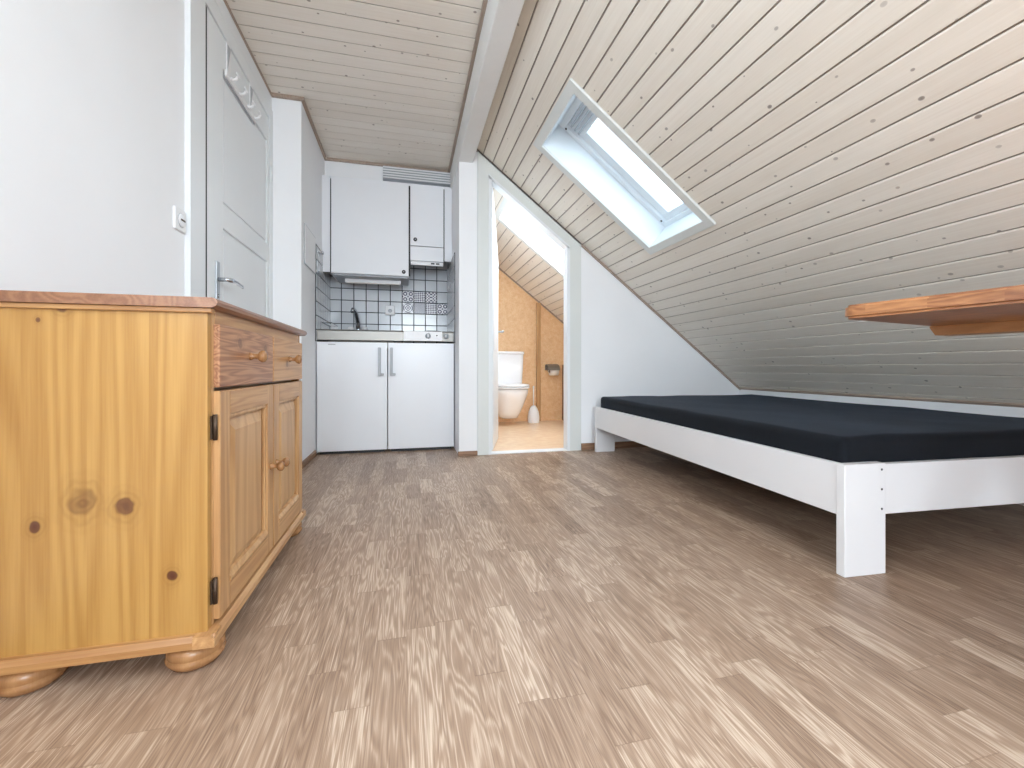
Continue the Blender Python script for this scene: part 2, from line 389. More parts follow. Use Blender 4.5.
# partition towards the bathroom
b = nb()
xa, xb = .575, 1.197; ya, yb = YP, YP+.06
prism(b, [(.47, 0), (xa, 0), (xa, roof(xa)+.03), (.47, roof(.47)+.03)], ya, yb)
prism(b, [(xb, 0), (2.8, 0), (2.8, roof(2.8)+.03), (xb, roof(xb)+.03)], ya, yb)
dt = lambda x: 2.010-.770*(x-.585)
prism(b, [(xa, dt(xa)+.01), (xb, dt(xb)+.01), (xb, roof(xb)+.03), (xa, roof(xa)+.03)], ya, yb)
struct('wall_partition', b, 'wall', 'white gable partition with the sloping-topped bathroom doorway', 'wall')
b = nb(); prism(b, [(.3, -.01), (2.8, -.01), (2.8, roof(2.8)+.05), (.45, roof(.45)+.05), (.3, roof(.45)+.05)], YB, YB+.1)
struct('wall_bathroom_back', b, 'cork', 'mottled orange-beige bathroom wall behind the toilet', 'wall')
b = nb(); box(b, .46, .475, YP+.06, YB, 0, roof(.47)+.02); struct('wall_bathroom_left', b, 'wall', 'bathroom side wall behind the open door leaf', 'wall')
b = nb(); box(b, 2.73, 2.8, Y0, YP+.02, -.01, .49); struct('wall_knee', b, 'wall', 'low white knee wall behind the bed under the slope', 'wall')
b = nb(); box(b, 2.73, 2.8, YP+.05, YB+.02, -.01, .49); struct('wall_bathroom_knee', b, 'cork', 'low bathroom wall under the slope', 'wall')
# rear gable with an unseen window added for fill light
b = nb(); wx0, wx1, wz0, wz1 = -.55, .75, .75, 1.98
box(b, -.94, wx0, Y0-.1, Y0, 0, CE+.05); box(b, wx0, wx1, Y0-.1, Y0, 0, wz0); box(b, wx0, wx1, Y0-.1, Y0, wz1, CE+.05)
prism(b, [(wx1, 0), (2.8, 0), (2.8, roof(2.8)+.05), (wx1, roof(wx1)+.5)], Y0-.1, Y0)
struct('wall_rear', b, 'wall', 'rear gable wall with the added fill-light window', 'wall')
win = sgroup('added_window_rear', 'large white framed window added in the rear gable wall for fill light', 'window', ((wx0+wx1)/2, Y0-.05, wz0))
b = nb(); fw = .06; mx = (wx0+wx1)/2
for a, c in ((wx0, wx0+fw), (wx1-fw, wx1), (mx-.04, mx+.04)): box(b, a, c, Y0-.09, Y0-.02, wz0, wz1, .004)
for a, c in ((wz0, wz0+fw), (wz1-fw, wz1)): box(b, wx0, wx1, Y0-.088, Y0-.022, a, c, .004)
obj('window_frame', b, 'frame', win)
for a, c in ((wx0+fw, mx-.04), (mx+.04, wx1-fw)):
    b = nb(); box(b, a-.005, c+.005, Y0-.06, Y0-.054, wz0+fw-.005, wz1-fw+.005); obj('pane', b, 'glass', win)

win = sgroup('added_window_left', 'white framed window added in the left wall behind the camera for side light', 'window', (-.88, -.10, .89))  # window added out of view to light the slope and bed
b = nb()
ringx(b, -.92, -.85, (-.68, .48, .89, 1.95), (-.62, .42, .95, 1.89), .004); obj('window_frame', b, 'frame', win)
b = nb(); box(b, -.91, -.86, -.13, -.07, .95, 1.89, .003); obj('mullion', b, 'frame', win)
for a, c in ((-.62, -.13), (-.07, .42)):
    b = nb(); box(b, -.888, -.882, a-.004, c+.004, .946, 1.894); obj('pane', b, 'glass', win)

# ---------------------------------------------------------------- boarded ceilings (real tongue-and-groove profile)
def board_profile(a0, a1, pitch, org, extra=()):
    """(position, depth) break points of the boards' visible face"""
    pts = []; k = math.floor((a0-org)/pitch)
    while org+k*pitch < a1:
        p = org+k*pitch
        pts += [(p, 0, p+.001, .009), (p+.001, .009, p+.006, .009), (p+.006, .009, p+.0075, .0015), (p+.0075, .0015, p+.0125, 0), (p+.0125, 0, p+pitch, 0)]; k += 1
    out = []
    for (u0, d0, u1, d1) in pts:
        cuts = [u0]+[e for e in sorted(extra) if u0+1e-6 < e < u1-1e-6]+[u1]
        cuts = [max(a0, min(a1, c)) for c in cuts]
        for i in range(len(cuts)-1):
            if cuts[i+1]-cuts[i] > 1e-6:
                f = lambda q: d0+(d1-d0)*(q-u0)/(u1-u0)
                out.append((cuts[i], f(cuts[i]), cuts[i+1], f(cuts[i+1])))
    return out
def quad(bm, pts): bm.faces.new([bm.verts.new(p) for p in pts])
b = nb()
for (y0_, d0, y1_, d1) in board_profile(Y0-.05, 3.75, .0921, 2.821):
    quad(b, [(-.85, y0_, CE+d0), (.45, y0_, CE+d0), (.45, y1_, CE+d1), (-.85, y1_, CE+d1)])
box(b, -.95, .60, Y0-.1, YK+.1, CE+.03, CE+.08)
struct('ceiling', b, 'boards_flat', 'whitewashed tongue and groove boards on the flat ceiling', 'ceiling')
SK = [(.326, 1.248, 1.955, 2.47), (.335, 1.40, 3.21, 3.735), (.36, 1.54, -.62, .32)]
b = nb(); slen = (2.80-.533)/CS
ex = [SK[0][0], SK[0][1], SK[1][1], SK[2][0], SK[2][1]]
for (s0, d0, s1, d1) in board_profile(-.12, slen, .0885, -.003, ex):
    mid = (s0+s1)/2; spans = [(Y0-.05, YB+.05)]
    for (h0, h1, q0, q1) in SK:
        if h0 < mid < h1:
            ns = []
            for (p0, p1) in spans:
                if q0 > p0 and q1 < p1: ns += [(p0, q0), (q1, p1)]
                else: ns.append((p0, p1))
            spans = ns
    for (p0, p1) in spans:
        quad(b, [(s0, p0, d0), (s0, p1, d0), (s1, p1, d1), (s1, p0, d1)])
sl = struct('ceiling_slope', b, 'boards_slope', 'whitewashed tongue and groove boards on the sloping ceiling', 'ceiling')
sl.matrix_world = MS
# roof build-up above the boards (insulated deck) so that nothing leaks past the skylights
b = nb()
ys = [Y0-.1, SK[2][2]-.02, SK[2][3]+.02, SK[0][2]-.02, SK[0][3]+.02, SK[1][2]-.02, SK[1][3]+.02, YB+.1]
for i in range(7):
    if i % 2:
        h0, h1 = SK[{1: 2, 3: 0, 5: 1}[i]][:2]
        box(b, -.35, h0-.02, ys[i], ys[i+1], .012, .25, mat=MS); box(b, h1+.02, slen+.1, ys[i], ys[i+1], .012, .25, mat=MS)
    else: box(b, -.35, slen+.1, ys[i], ys[i+1], .012, .25, mat=MS)
struct('ceiling_roof_deck', b, 'wall', 'roof build-up above the sloping boards', 'roof')

def skylight(name, label, hole, dark_end=False):
    h0, h1, q0, q1 = hole
    r = sgroup(name, label, 'skylight', tuple(slope((h0+h1)/2, (q0+q1)/2, 0)))
    def ring(bm, s0, s1, y0, y1, ws, we, wy, n0, n1, bev=.002):   # rectangular frame: start width, end width, side width
        box(bm, s0, s0+ws, y0, y1, n0, n1, bev, MS); box(bm, s1-we, s1, y0, y1, n0, n1, bev, MS)
        box(bm, s0+ws-.001, s1-we+.001, y0, y0+wy, n0, n1, bev, MS); box(bm, s0+ws-.001, s1-we+.001, y1-wy, y1, n0, n1, bev, MS)
    b = nb(); t = .048
    ring(b, h0-t, h1+t*.95, q0-t, q1+t, t+.003, t+.003, t+.003, -.012, .004); obj('trim', b, 'casing', r)
    b = nb(); D = .175
    ring(b, h0-.012, h1+.012, q0-.012, q1+.012, .012, .012, .012, -.004, D, 0); obj('lining', b, 'frame', r)
    b = nb(); g0, g1 = .484, h1-.055
    ring(b, h0-.012, h1+.012, q0-.012, q1+.012, .055, .04, .045, D-.002, D+.055, .003); obj('window_frame', b, 'frame', r)
    b = nb(); ring(b, h0+.045, h1-.024, q0+.03, q1-.03, .115, .045, .062, D+.02, D+.075, .004); sash = obj('sash', b, 'frame', r)
    b = nb()
    for k in range(3): box(b, h0+.062+k*.03, h0+.074+k*.03, q0+.05, q1-.05, D+.002, D+.022, .003, MS)
    obj('vent_bar', b, 'alu', sash)
    b = nb(); box(b, h0+.15, h1-.06, q0+.08, q1-.08, D+.045, D+.053, 0, MS); obj('pane', b, 'glass', sash)
    b = nb(); tube(b, [slope(h0+.05, q1-.02, D-.006), slope(h0+.05, q1-.02, D+.002)], .006); obj('screw', b, 'black', r)
    b = nb(); tube(b, [slope(h1-.05, q1-.02, D-.006), slope(h1-.05, q1-.02, D+.002)], .006); obj('screw', b, 'black', r)
    return r
skylight('window_1', 'white framed skylight in the sloping ceiling above the bed', SK[0])
skylight('window_2', 'bright skylight in the bathroom slope seen through the doorway', SK[1])

skylight('added_skylight', 'skylight added in the slope behind the camera for more light', SK[2])  # added out of view to brighten the left wall

# beam
b = nb(); box(b, .355, .460, Y0-.02, 3.72, 2.100, 2.34, .006)
bm_o = struct('beam', b, 'beam', 'white painted rough timber beam between flat ceiling and slope', 'beam')
# trims
def trim(name, bm, mat='trimwood', label=None): struct(name, bm, mat, label, 'trim' if label else None)
b = nb(); box(b, -.822, -.804, Y0, 2.92, CE-.022, CE+.004, .003); trim('trim_1', b)
b = nb(); box(b, -.82, -.62, 2.899, 2.917, CE-.022, CE+.004, .003); trim('trim_2', b)
b = nb(); box(b, -.642, -.624, 2.915, 3.70, CE-.022, CE+.004, .003); trim('trim_3', b)
b = nb(); box(b, -.64, .36, 3.684, 3.702, CE-.022, CE+.004, .003); trim('trim_4', b)
b = nb(); box(b,   .338, .357, Y0, 3.70, CE-.022, CE+.004, .003); trim('trim_5', b)
b = nb(); box(b, -.09, 2.80, YP-.014, YP+.001, -.014, .004, .002, MS); trim('trim_6', b)
b = nb(); box(b, 2.775, 2.80, Y0, YP, -.010, .004, .003, MS); trim('trim_7', b)
b = nb(); box(b, 0, 2.70, YB-.014, YB+.001, -.014, .004, .002, MS); trim('trim_8', b)
# white band between left wall and ceiling trim, as in the photo: a narrow cornice
b = nb(); box(b, -.822, -.806, 1.88, 2.916, 2.215, CE-.02, .003); struct('trim_9', b, 'door')
# baseboards
b = nb(); box(b, -.822, -.808, Y0, 1.88, 0, .05, .003); struct('baseboard_left', b, 'base')
b = nb(); box(b, -.642, -.630, 2.905, 3.32, 0, .04, .003); struct('baseboard_kitchen', b, 'base')
b = nb(); box(b, -.822, -.63, 2.903, 2.916, 0, .04, .003); struct('baseboard_corner', b, 'base')
b = nb(); box(b, .352, .492, YP-.020, YP-.004, 0, .032, .003); struct('baseboard_pillar', b, 'base')
b = nb(); box(b, 1.295, 2.73, YP-.013, YP+.001, 0, .05, .003); struct('baseboard_right', b, 'base')
# pine posts on the bathroom wall
b = nb(); box(b, 1.475, 1.525, YB-.03, YB+.001, 0, roof(1.525)-.005, .004); struct('trim_10', b, 'pine_v')
b = nb(); box(b, 1.80, 1.845, YB-.25, YB-.001, 0, .665, .004); struct('trim_11', b, 'base')

# ---------------------------------------------------------------- left door
d1 = sgroup('door_1', 'white two-panel door in the left wall with chrome lever', 'door', (-.82, 2.0, 0))
b = nb()
XC = -.800
ringx(b, -.832, XC, (1.880, 2.915, 0, 2.20), (2.005, 2.858, -.001, 2.125)); obj('casing', b, 'door', d1)
b = nb(); ringx(b, -.94, -.815, (1.985, 2.88, 0, 2.14), (2.006, 2.857, -.001, 2.124)); obj('door_frame', b, 'door', d1)
b = nb()
X1 = -.803
box(b, -.860, X1-.010, 2.030, 2.855, .008, 2.119)
def fr(y0, y1, z0, z1): box(b, X1-.012, X1, y0, y1, z0, z1, .0025)
fr(2.030, 2.187, .008, 2.119); fr(2.811, 2.855, .008, 2.119); fr(2.186, 2.812, 1.973, 2.119); fr(2.186, 2.812, 1.256, 1.364); fr(2.186, 2.812, .008, .16)
box(b, X1-.012, X1-.003, 2.200, 2.798, 1.378, 1.960, .003); box(b, X1-.012, X1-.003, 2.200, 2.798, .175, 1.242, .003)
obj('door_leaf', b, 'door', d1)
b = nb(); box(b, -.85, -.8045, 2.0052, 2.0295, .01, 2.12); obj('door_gap', b, 'dark', d1)
b = nb(); box(b, X1, X1+.006, 2.102, 2.138, .90, 1.090, .002); pl = obj('handle_plate', b, 'alu', d1)
b = nb(); tube(b, [(X1+.004, 2.120, 1.012), (X1+.040, 2.120, 1.012), (X1+.048, 2.126, 1.012), (X1+.052, 2.142, 1.013), (X1+.052, 2.192, 1.014), (X1+.050, 2.257, 1.010), (X1+.048, 2.277, 1.006)], [.009, .009, .0105, .0105, .0085, .0085, .006]); obj('lever', b, 'chrome', pl)
b = nb(); lathe(b, [(.010, 0), (.010, .003)], (X1+.006, 2.120, .94), (1, 0, 0), 16); obj('keyhole', b, 'chrome', pl)
for z in (.3, 1.75):
    b = nb(); lathe(b, [(.007, 0), (.007, .09)], (X1+.006, 2.857, z)); obj('hinge', b, 'door', d1)

# coat rack hung over the door
cr = thing('coat_rack', 'white over-the-door rack of four hooks hung on the white panelled door', 'coat rack', (X1, 2.41, 1.95))
b = nb(); box(b, X1+.002, X1+.012, 2.193, 2.582, 1.948, 1.976, .003); obj('rail', b, 'plastic', cr)
b = nb(); box(b, X1+.001, X1+.0042, 2.190, 2.585, 1.938, 1.9475); obj('rail_edge', b, 'greyp', cr)
for y in (2.240, 2.538):
    b = nb(); box(b, X1+.0005, X1+.004, y-.022, y+.022, 1.972, 2.122, .001); br_ = obj('door_bracket', b, 'plastic', cr)
    b = nb(); box(b, X1-.035, X1+.004, y-.022, y+.022, 2.1195, 2.1225, 0); obj('bracket_lip', b, 'plastic', br_)
    b = nb(); prism(b, [(y-.020, 1.985), (y-.020, 2.108), (y+.016, 2.108)], X1+.0041, X1+.006, 'x'); obj('bracket_inset', b, 'greyp', br_)
for y in (2.240, 2.346, 2.453, 2.553):
    b = nb(); tube(b, [(X1+.010, y, 1.966), (X1+.022, y, 1.960), (X1+.034, y, 1.964), (X1+.040, y, 1.976)], .006)
    hk_ = obj('hook', b, 'plastic', cr)
    b = nb(); lathe(b, [(.001, -.003), (.012, -.002), (.014, 0), (.012, .003), (.001, .005)], (X1+.041, y, 1.985), (.8, 0, .5), 16); obj('hook_cap', b, 'plastic', hk_)

# light switch on the near wall
sw = thing('light_switch', 'white square light switch on the left wall beside the door frame', 'switch', (-.82, 1.834, 1.173))
b = nb(); box(b, -.821, -.811, 1.794, 1.874, 1.132, 1.214, .003); obj('plate', b, 'plastic', sw)
b = nb(); lathe(b, [(.026, 0), (.026, .0012)], (-.8112, 1.836, 1.173), (1, 0, 0)); dl = obj('dial_rim', b, 'greyp', sw)
b = nb(); lathe(b, [(.024, 0), (.024, .004), (.020, .005)], (-.811, 1.836, 1.173), (1, 0, 0)); obj('dial', b, 'plastic', sw)
b = nb(); box(b, -.8065, -.8045, 1.822, 1.852, 1.170, 1.176); obj('dial_mark', b, 'iron', sw)
# access panel
ap = thing('access_panel', 'small white hinged access panel on the wall left of the kitchenette', 'panel', (-.64, 3.15, 1.42))
b = nb(); box(b, -.641, -.634, 2.985, 3.315, 1.295, 1.555, .001); obj('frame', b, 'greyp', ap)
b = nb(); box(b, -.637, -.6325, 2.991, 3.309, 1.301, 1.549, .0015); obj('cover', b, 'plastic', ap)
b = nb(); box(b, -.634, -.630, 3.29, 3.302, 1.40, 1.43, .001); obj('catch', b, 'greyp', ap)

# ---------------------------------------------------------------- kitchenette
# tiles: dark grout bed with single tiles; columns of .1007, rows of .101
ts = sgroup('wall_tiles', 'grey-white glazed tiles with dark grout around the kitchenette', 'tiles', (-.14, YK, 1.2))
b = nb(); box(b, -.645, .365, YK-.006, YK+.001, .82, 1.66); box(b, -.641, -.635, 3.33, YK, .82, 1.52); box(b, .356, .362, 3.33, YK, .82, 1.52); obj('grout', b, 'grout', ts)
PT = {(6, 2): 'circles', (7, 2): 'diamonds', (8, 2): 'lattice', (6, 1): 'rosette', (7, 1): 'mesh', (8, 1): 'lattice2', (9, 1): 'circles'}
WT = {(6, 0), (7, 0), (8, 0), (6, -1), (7, -1), (8, -1)}
b = nb(); bw = nb(); zr = lambda r: 1.108-.101+.101*r
g = .0035
mats = {k: pat(k) for k in ('circles', 'diamonds', 'lattice', 'rosette', 'mesh')}; mats['lattice2'] = mats['diamonds']
for r in range(-2, 6):
    for c in range(10):
        x0 = -.646+c*.1007; z0 = zr(r); tgt = b
        if (c, r) in PT:
            t = nb(); box(t, x0+g, x0+.1007-g, YK-.010, YK-.005, z0+g, z0+.101-g, .001)
            obj('patterned_tile', t, mats[PT[(c, r)]], ts, org=(x0+.05035, YK, z0+.0505)); continue
        box(bw if (c, r) in WT else b, x0+g, x0+.1007-g, YK-.010, YK-.005, z0+g, z0+.101-g, .001)
    if r < 5:
        for c in range(6):
            y0 = 3.335+c*.1; z0 = zr(r)
            if z0+.101 > 1.53: continue
            for (xa_, xb_) in ((-.636, -.631), (.352, .357)): box(b, xa_, xb_, y0+g, y0+.0995-g, z0+g, z0+.101-g, .001)
obj('tiles', b, 'tile', ts); obj('white_tiles', bw, 'tilew', ts)
# tall cabinets row
def front(bm, x0, x1, y, z0, z1): box(bm, x0, x1, y, y+.018, z0, z1, .0015)
YC = 3.57
c1 = thing('wall_cabinet', 'large white wall cabinet over the sink with a round dark knob', 'cabinet', (-.3, YC+.18, 1.37))
b = nb(); box(b, -.58, .018, YC+.019, YK-.011, 1.368, 2.118); obj('body', b, 'cab', c1)
b = nb(); front(b, -.572, .013, YC, 1.368, 2.118); d = obj('door', b, 'cab', c1)
b = nb(); lathe(b, [(.015, 0), (.015, .006), (.013, .009), (.006, .010)], (-.025, YC, 1.400), (0, -1, 0)); obj('knob', b, 'black', d)
b = nb(); lathe(b, [(.005, 0), (.005, .0015)], (-.025, YC-.010, 1.400), (0, -1, 0), 12); obj('knob_cap', b, 'greyp', d)
b = nb(); box(b, -.56, .01, YC+.03, YK-.012, 1.355, 1.369, .001); obj('bottom_board', b, 'greyp', c1)
lamp = thing('under_cabinet_lamp', 'slim white strip lamp under the large wall cabinet', 'lamp', (-.3, YC+.16, 1.34))
b = nb(); box(b, -.49, -.05, YC+.14, YC+.19, 1.325, 1.357, .004); obj('housing', b, 'plastic', lamp)
b = nb(); box(b, -.48, -.06, YC+.136, YC+.16, 1.320, 1.330, .003); obj('diffuser', b, 'paper', lamp)
c2 = thing('wall_cabinet', 'narrow white wall cabinet above the extractor hood', 'cabinet', (.16, YC+.18, 1.64))
b = nb(); box(b, .019, .30, YC+.019, YK-.011, 1.64, 2.118); obj('body', b, 'cab', c2)
b = nb(); front(b, .026, .292, YC, 1.618, 2.118); d = obj('door', b, 'cab', c2)
b = nb(); lathe(b, [(.015, 0), (.015, .006), (.013, .009), (.006, .010)], (.065, YC, 1.668), (0, -1, 0)); obj('knob', b, 'black', d)
b = nb(); lathe(b, [(.005, 0), (.005, .0015)], (.065, YC-.010, 1.668), (0, -1, 0), 12); obj('knob_cap', b, 'greyp', d)
hd = thing('extractor_hood', 'built-in extractor hood with two dark switches below the narrow cabinet', 'extractor hood', (.16, YC+.16, 1.5))
b = nb(); front(b, .026, .292, YC, 1.498, 1.613); obj('front_flap', b, 'cab', hd)
b = nb(); box(b, .024, .296, YC+.020, YC+.14, 1.488, 1.612, .003); obj('housing', b, 'greyp', hd)
b = nb(); box(b, .03, .29, YC+.012, YC+.026, 1.466, 1.496, .002); obj('switch_bar', b, 'plastic', hd)
for x in (.205, .245):
    b = nb(); box(b, x-.014, x+.014, YC+.008, YC+.013, 1.476, 1.488, .001); obj('switch', b, 'black', hd)
# dark strips standing in for the shade in the gaps between the fronts
for nm, x0, x1, z0, p_ in (('gap_shade_strip', -.5795, -.5722, 1.37, c1), ('gap_shade_strip', .0132, .0255, 1.37, c1), ('gap_shade_strip', .2922, .2997, 1.50, c2)):
    b = nb(); box(b, x0, x1, YC+.008, YC+.018, z0, 2.10); obj(nm, b, 'dark', p_)
f1 = thing('filler_panel', 'narrow white filler panel between left kitchen wall and large wall cabinet', 'panel', (-.61, YC, 1.37))
b = nb(); box(b, -.639, -.580, YC, YC+.018, 1.372, 2.118, .001); obj('panel', b, 'cab', f1)
f2 = thing('filler_panel', 'narrow white filler panel right of the hood cabinet', 'panel', (.33, YC, 1.5))
b = nb(); box(b, .300, .360, YC, YC+.018, 1.505, 2.118, .001); obj('panel', b, 'cab', f2)
b = nb(); box(b, -.64, .355, YC+.02, YC+.10, 2.118, 2.124); tag(obj('cabinet_cover_board', b, 'cab'), 'thin white board lying across the tops of the kitchen wall cabinets', 'board')
gr = thing('vent_grille', 'white slatted vent grille above the narrow kitchen cabinet', 'vent', (.16, 3.66, 2.16))
b = nb(); z0, z1 = 2.172, 2.276
box(b, -.19, .355, 3.652, 3.70, z0, z1); obj('backing', b, 'greyp', gr)
for k in range(5):
    b = nb(); zz = z0+.002+k*.0205; prism(b, [(3.652, zz+.016), (3.652, zz+.006), (3.634, zz), (3.634, zz+.010)], -.19, .355, 'x'); obj('slat', b, 'plastic', gr)
# counter
ct = thing('kitchen_counter', 'stainless steel worktop with sink, white control panel and hob', 'counter', (-.14, 3.62, .83))
b = nb(); YF = 3.335; ZT = .908
box(b, -.629, .350, YF, YF+.012, .829, ZT, .003)
box(b, -.629, -.55, YF, YK-.011, ZT-.012, ZT, .002); box(b, -.10, .350, YF, YK-.011, ZT-.012, ZT, .002)
box(b, -.551, -.099, YF, YF+.10, ZT-.012, ZT, .002); box(b, -.551, -.099, YK-.13, YK-.011, ZT-.012, ZT, .002)
obj('worktop', b, 'steel', ct)
b = nb()
box(b, -.555, -.55, YF+.09, YK-.12, .78, ZT-.004); box(b, -.10, -.095, YF+.09, YK-.12, .78, ZT-.004)
box(b, -.555, -.095, YF+.09, YF+.10, .78, ZT-.004); box(b, -.555, -.095, YK-.13, YK-.12, .78, ZT-.004); box(b, -.555, -.095, YF+.09, YK-.12, .775, .782)
obj('sink_basin', b, 'steel', ct)
b = nb(); box(b, -.025, .262, YF-.004, YF+.004, .832, ZT-.003, .002); cp = obj('control_panel', b, 'plastic', ct)
for x in (.155, .290):
    b = nb(); lathe(b, [(.021, 0), (.021, .004), (.015, .006), (.013, .022), (.003, .023)], (x, YF-.003, .870), (0, -1, 0)); kn = obj('knob', b, 'alu', ct)
    b = nb(); box(b, x-.002, x+.002, YF-.030, YF-.024, .860, .884); obj('knob_ridge', b, 'plastic', kn)
b = nb(); lathe(b, [(.005, 0), (.005, .003)], (.222, YF-.003, .875), (0, -1, 0), 12); obj('pilot_lamp', b, 'black', ct)
for (x, y, r) in ((.20, 3.50, .072), (.20, 3.74, .09)):
    b = nb(); lathe(b, [(r+.006, 0), (r+.006, .004), (r, .005), (r, .011), (r-.004, .013)], (x, y, ZT)); obj('hotplate', b, 'black', ct)
# doors below
def base_unit(name, label, cat, x0, x1, hx, sgn):
    t = thing(name, label, cat, ((x0+x1)/2, 3.6, 0))
    b = nb(); box(b, x0+.004, x1-.004, 3.375, YK-.06, .04, .765); obj('body', b, 'cab', t)
    b = nb(); box(b, x0, x1, 3.340, 3.372, .020, .817, .003); dr = obj('door', b, 'cab', t)
    b = nb(); box(b, x0+.02, x1-.02, 3.352, 3.39, 0, .0395); obj('plinth', b, 'dark', t)
    b = nb(); z0, z1 = .568, .778
    box(b, hx-.010, hx+.010, 3.302, 3.312, z0, z1, .003)
    box(b, hx-.010, hx+.010, 3.304, 3.341, z0, z0+.022, .003); box(b, hx-.010, hx+.010, 3.304, 3.341, z1-.022, z1, .003)
    box(b, min(hx, hx+sgn*.03), max(hx, hx+sgn*.03), 3.308, 3.341, z0+.002, z0+.020, .003)
    obj('handle', b, 'greyp', dr)
    return t, dr
fr_, dr_ = base_unit('fridge', 'white built-in fridge door under the sink with grey bar handle', 'fridge', -.632, -.143, -.198, 1)
b = nb(); box(b, -.555, -.505, 3.3385, 3.341, .795, .802); obj('badge', b, 'greyp', dr_)
base_unit('base_cabinet', 'white kitchen base cabinet under the hob with grey bar handle', 'cabinet', -.137, .353, -.113, 1)
# tap
tp = thing('kitchen_tap', 'chrome kitchen tap with two white handles behind the sink', 'tap', (-.40, 3.84, ZT))
b = nb(); lathe(b, [(.026, 0), (.026, .008), (.019, .012), (.017, .05), (.02, .06)], (-.40, 3.84, ZT)); obj('base', b, 'chrome', tp)
b = nb(); tube(b, [(-.40, 3.84, ZT+.05), (-.405, 3.83, ZT+.12), (-.415, 3.80, ZT+.180), (-.422, 3.75, ZT+.205), (-.428, 3.70, ZT+.198), (-.430, 3.68, ZT+.172)], [.020, .018, .015, .013, .013, .014]); obj('spout', b, 'chrome', tp)
for dx in (-.055, .055):
    b = nb(); lathe(b, [(.009, -.033), (.009, -.001), (.012, 0), (.024, .006), (.024, .022), (.016, .030), (.002, .031)], (-.40+dx, 3.80, ZT+.032)); obj('handle', b, 'plastic', tp)
# socket, small wall bits
so = thing('wall_socket', 'white power socket on the tiles above the counter', 'socket', (-.143, YK-.01, 1.12))
b = nb(); box(b, -.182, -.104, YK-.038, YK-.009, 1.090, 1.172, .004); obj('housing', b, 'plastic', so)
b = nb(); lathe(b, [(.017, 0), (.017, .002), (.014, .0025)], (-.143, YK-.038, 1.125), (0, -1, 0)); obj('outlet', b, 'greyp', so)
hk = thing('towel_hook', 'small double hook on the left kitchen wall beside the filler panel', 'hook', (-.635, 3.42, 1.47))
b = nb(); box(b, -.640, -.634, 3.40, 3.44, 1.45, 1.50, .002); obj('plate', b, 'alu', hk)
for y in (3.405, 3.435):
    b = nb(); tube(b, [(-.634, y, 1.48), (-.615, y, 1.468), (-.605, y, 1.472), (-.602, y, 1.485)], .004, 8); obj('hook', b, 'chrome', hk)
ra = thing('dish_rack', 'small white wire dish rack on the left end of the steel worktop', 'dish rack', (-.59, 3.62, ZT))
b = nb()
for z in (.003, .06):
    tube(b, [(-.622, 3.47, ZT+z+.003), (-.555, 3.47, ZT+z+.003), (-.555, 3.80, ZT+z+.003), (-.622, 3.80, ZT+z+.003), (-.622, 3.47, ZT+z+.003)], .0028, 8)
obj('rim', b, 'chrome', ra)
b = nb()
for k in range(12):
    y = 3.48+k*.028; tube(b, [(-.555, y, ZT+.062), (-.557, y, ZT+.006), (-.623, y, ZT+.006), (-.625, y, ZT+.062)], .0016, 6)
obj('wires', b, 'plastic', ra)

# ---------------------------------------------------------------- bathroom doorway
d2 = sgroup('door_2', 'white bathroom door with sloping top standing open inwards', 'door', (.585, YP, 0))
b = nb(); y0, y1 = YP-.014, YP+.002
prism(b, [(.494, 0), (.585, 0), (.585, dt(.585)), (.494, roof(.494)-.002)], y0, y1)
prism(b, [(1.187, 0), (1.290, 0), (1.290, roof(1.290)-.002), (1.187, dt(1.187))], y0, y1)
prism(b, [(.585, dt(.585)), (1.187, dt(1.187)), (1.290, roof(1.290)-.002), (.494, roof(.494)-.002)], y0, y1)
obj('casing', b, 'casing', d2)
b = nb(); y0, y1 = YP-.018, YP+.062
prism(b, [(.573, 0), (.595, 0), (.595, dt(.595)), (.573, dt(.573))], y0, y1)
prism(b, [(1.177, 0), (1.199, 0), (1.199, dt(1.199)), (1.177, dt(1.177))], y0, y1)
prism(b, [(.573, dt(.573)-.012), (1.199, dt(1.199)-.012), (1.199, dt(1.199)+.012), (.573, dt(.573)+.012)], y0, y1)
obj('door_frame', b, 'door', d2)
b = nb(); box(b, .595, 1.177, YP-.01, YP+.062, -.001, .010, .003); obj('threshold', b, 'plastic', d2)
# leaf, opened about 70 degrees
RL = Matrix.Translation((.600, YP+.07, 0)) @ Matrix.Rotation(math.radians(74), 4, 'Z')
b = nb(); prism(b, [(0, .015), (.575, .015), (.575, 1.555), (0, 1.995)], -.02, .02, 'y', 0, RL)
lf = obj('door_leaf', b, 'door', d2)
b = nb(); prism(b, [(.07, .12), (.51, .12), (.51, .68), (.07, .68)], -.024, -.019, 'y', .002, RL)
prism(b, [(.07, .76), (.51, .76), (.51, 1.46), (.07, 1.80)], -.024, -.019, 'y', .002, RL); obj('moulding', b, 'door', lf)
b = nb(); tube(b, [RL @ Vector((.53, -.02, .94)), RL @ Vector((.53, -.06, .94)), RL @ Vector((.52, -.068, .94)), RL @ Vector((.42, -.068, .935))], .008)
obj('lever', b, 'chrome', lf)
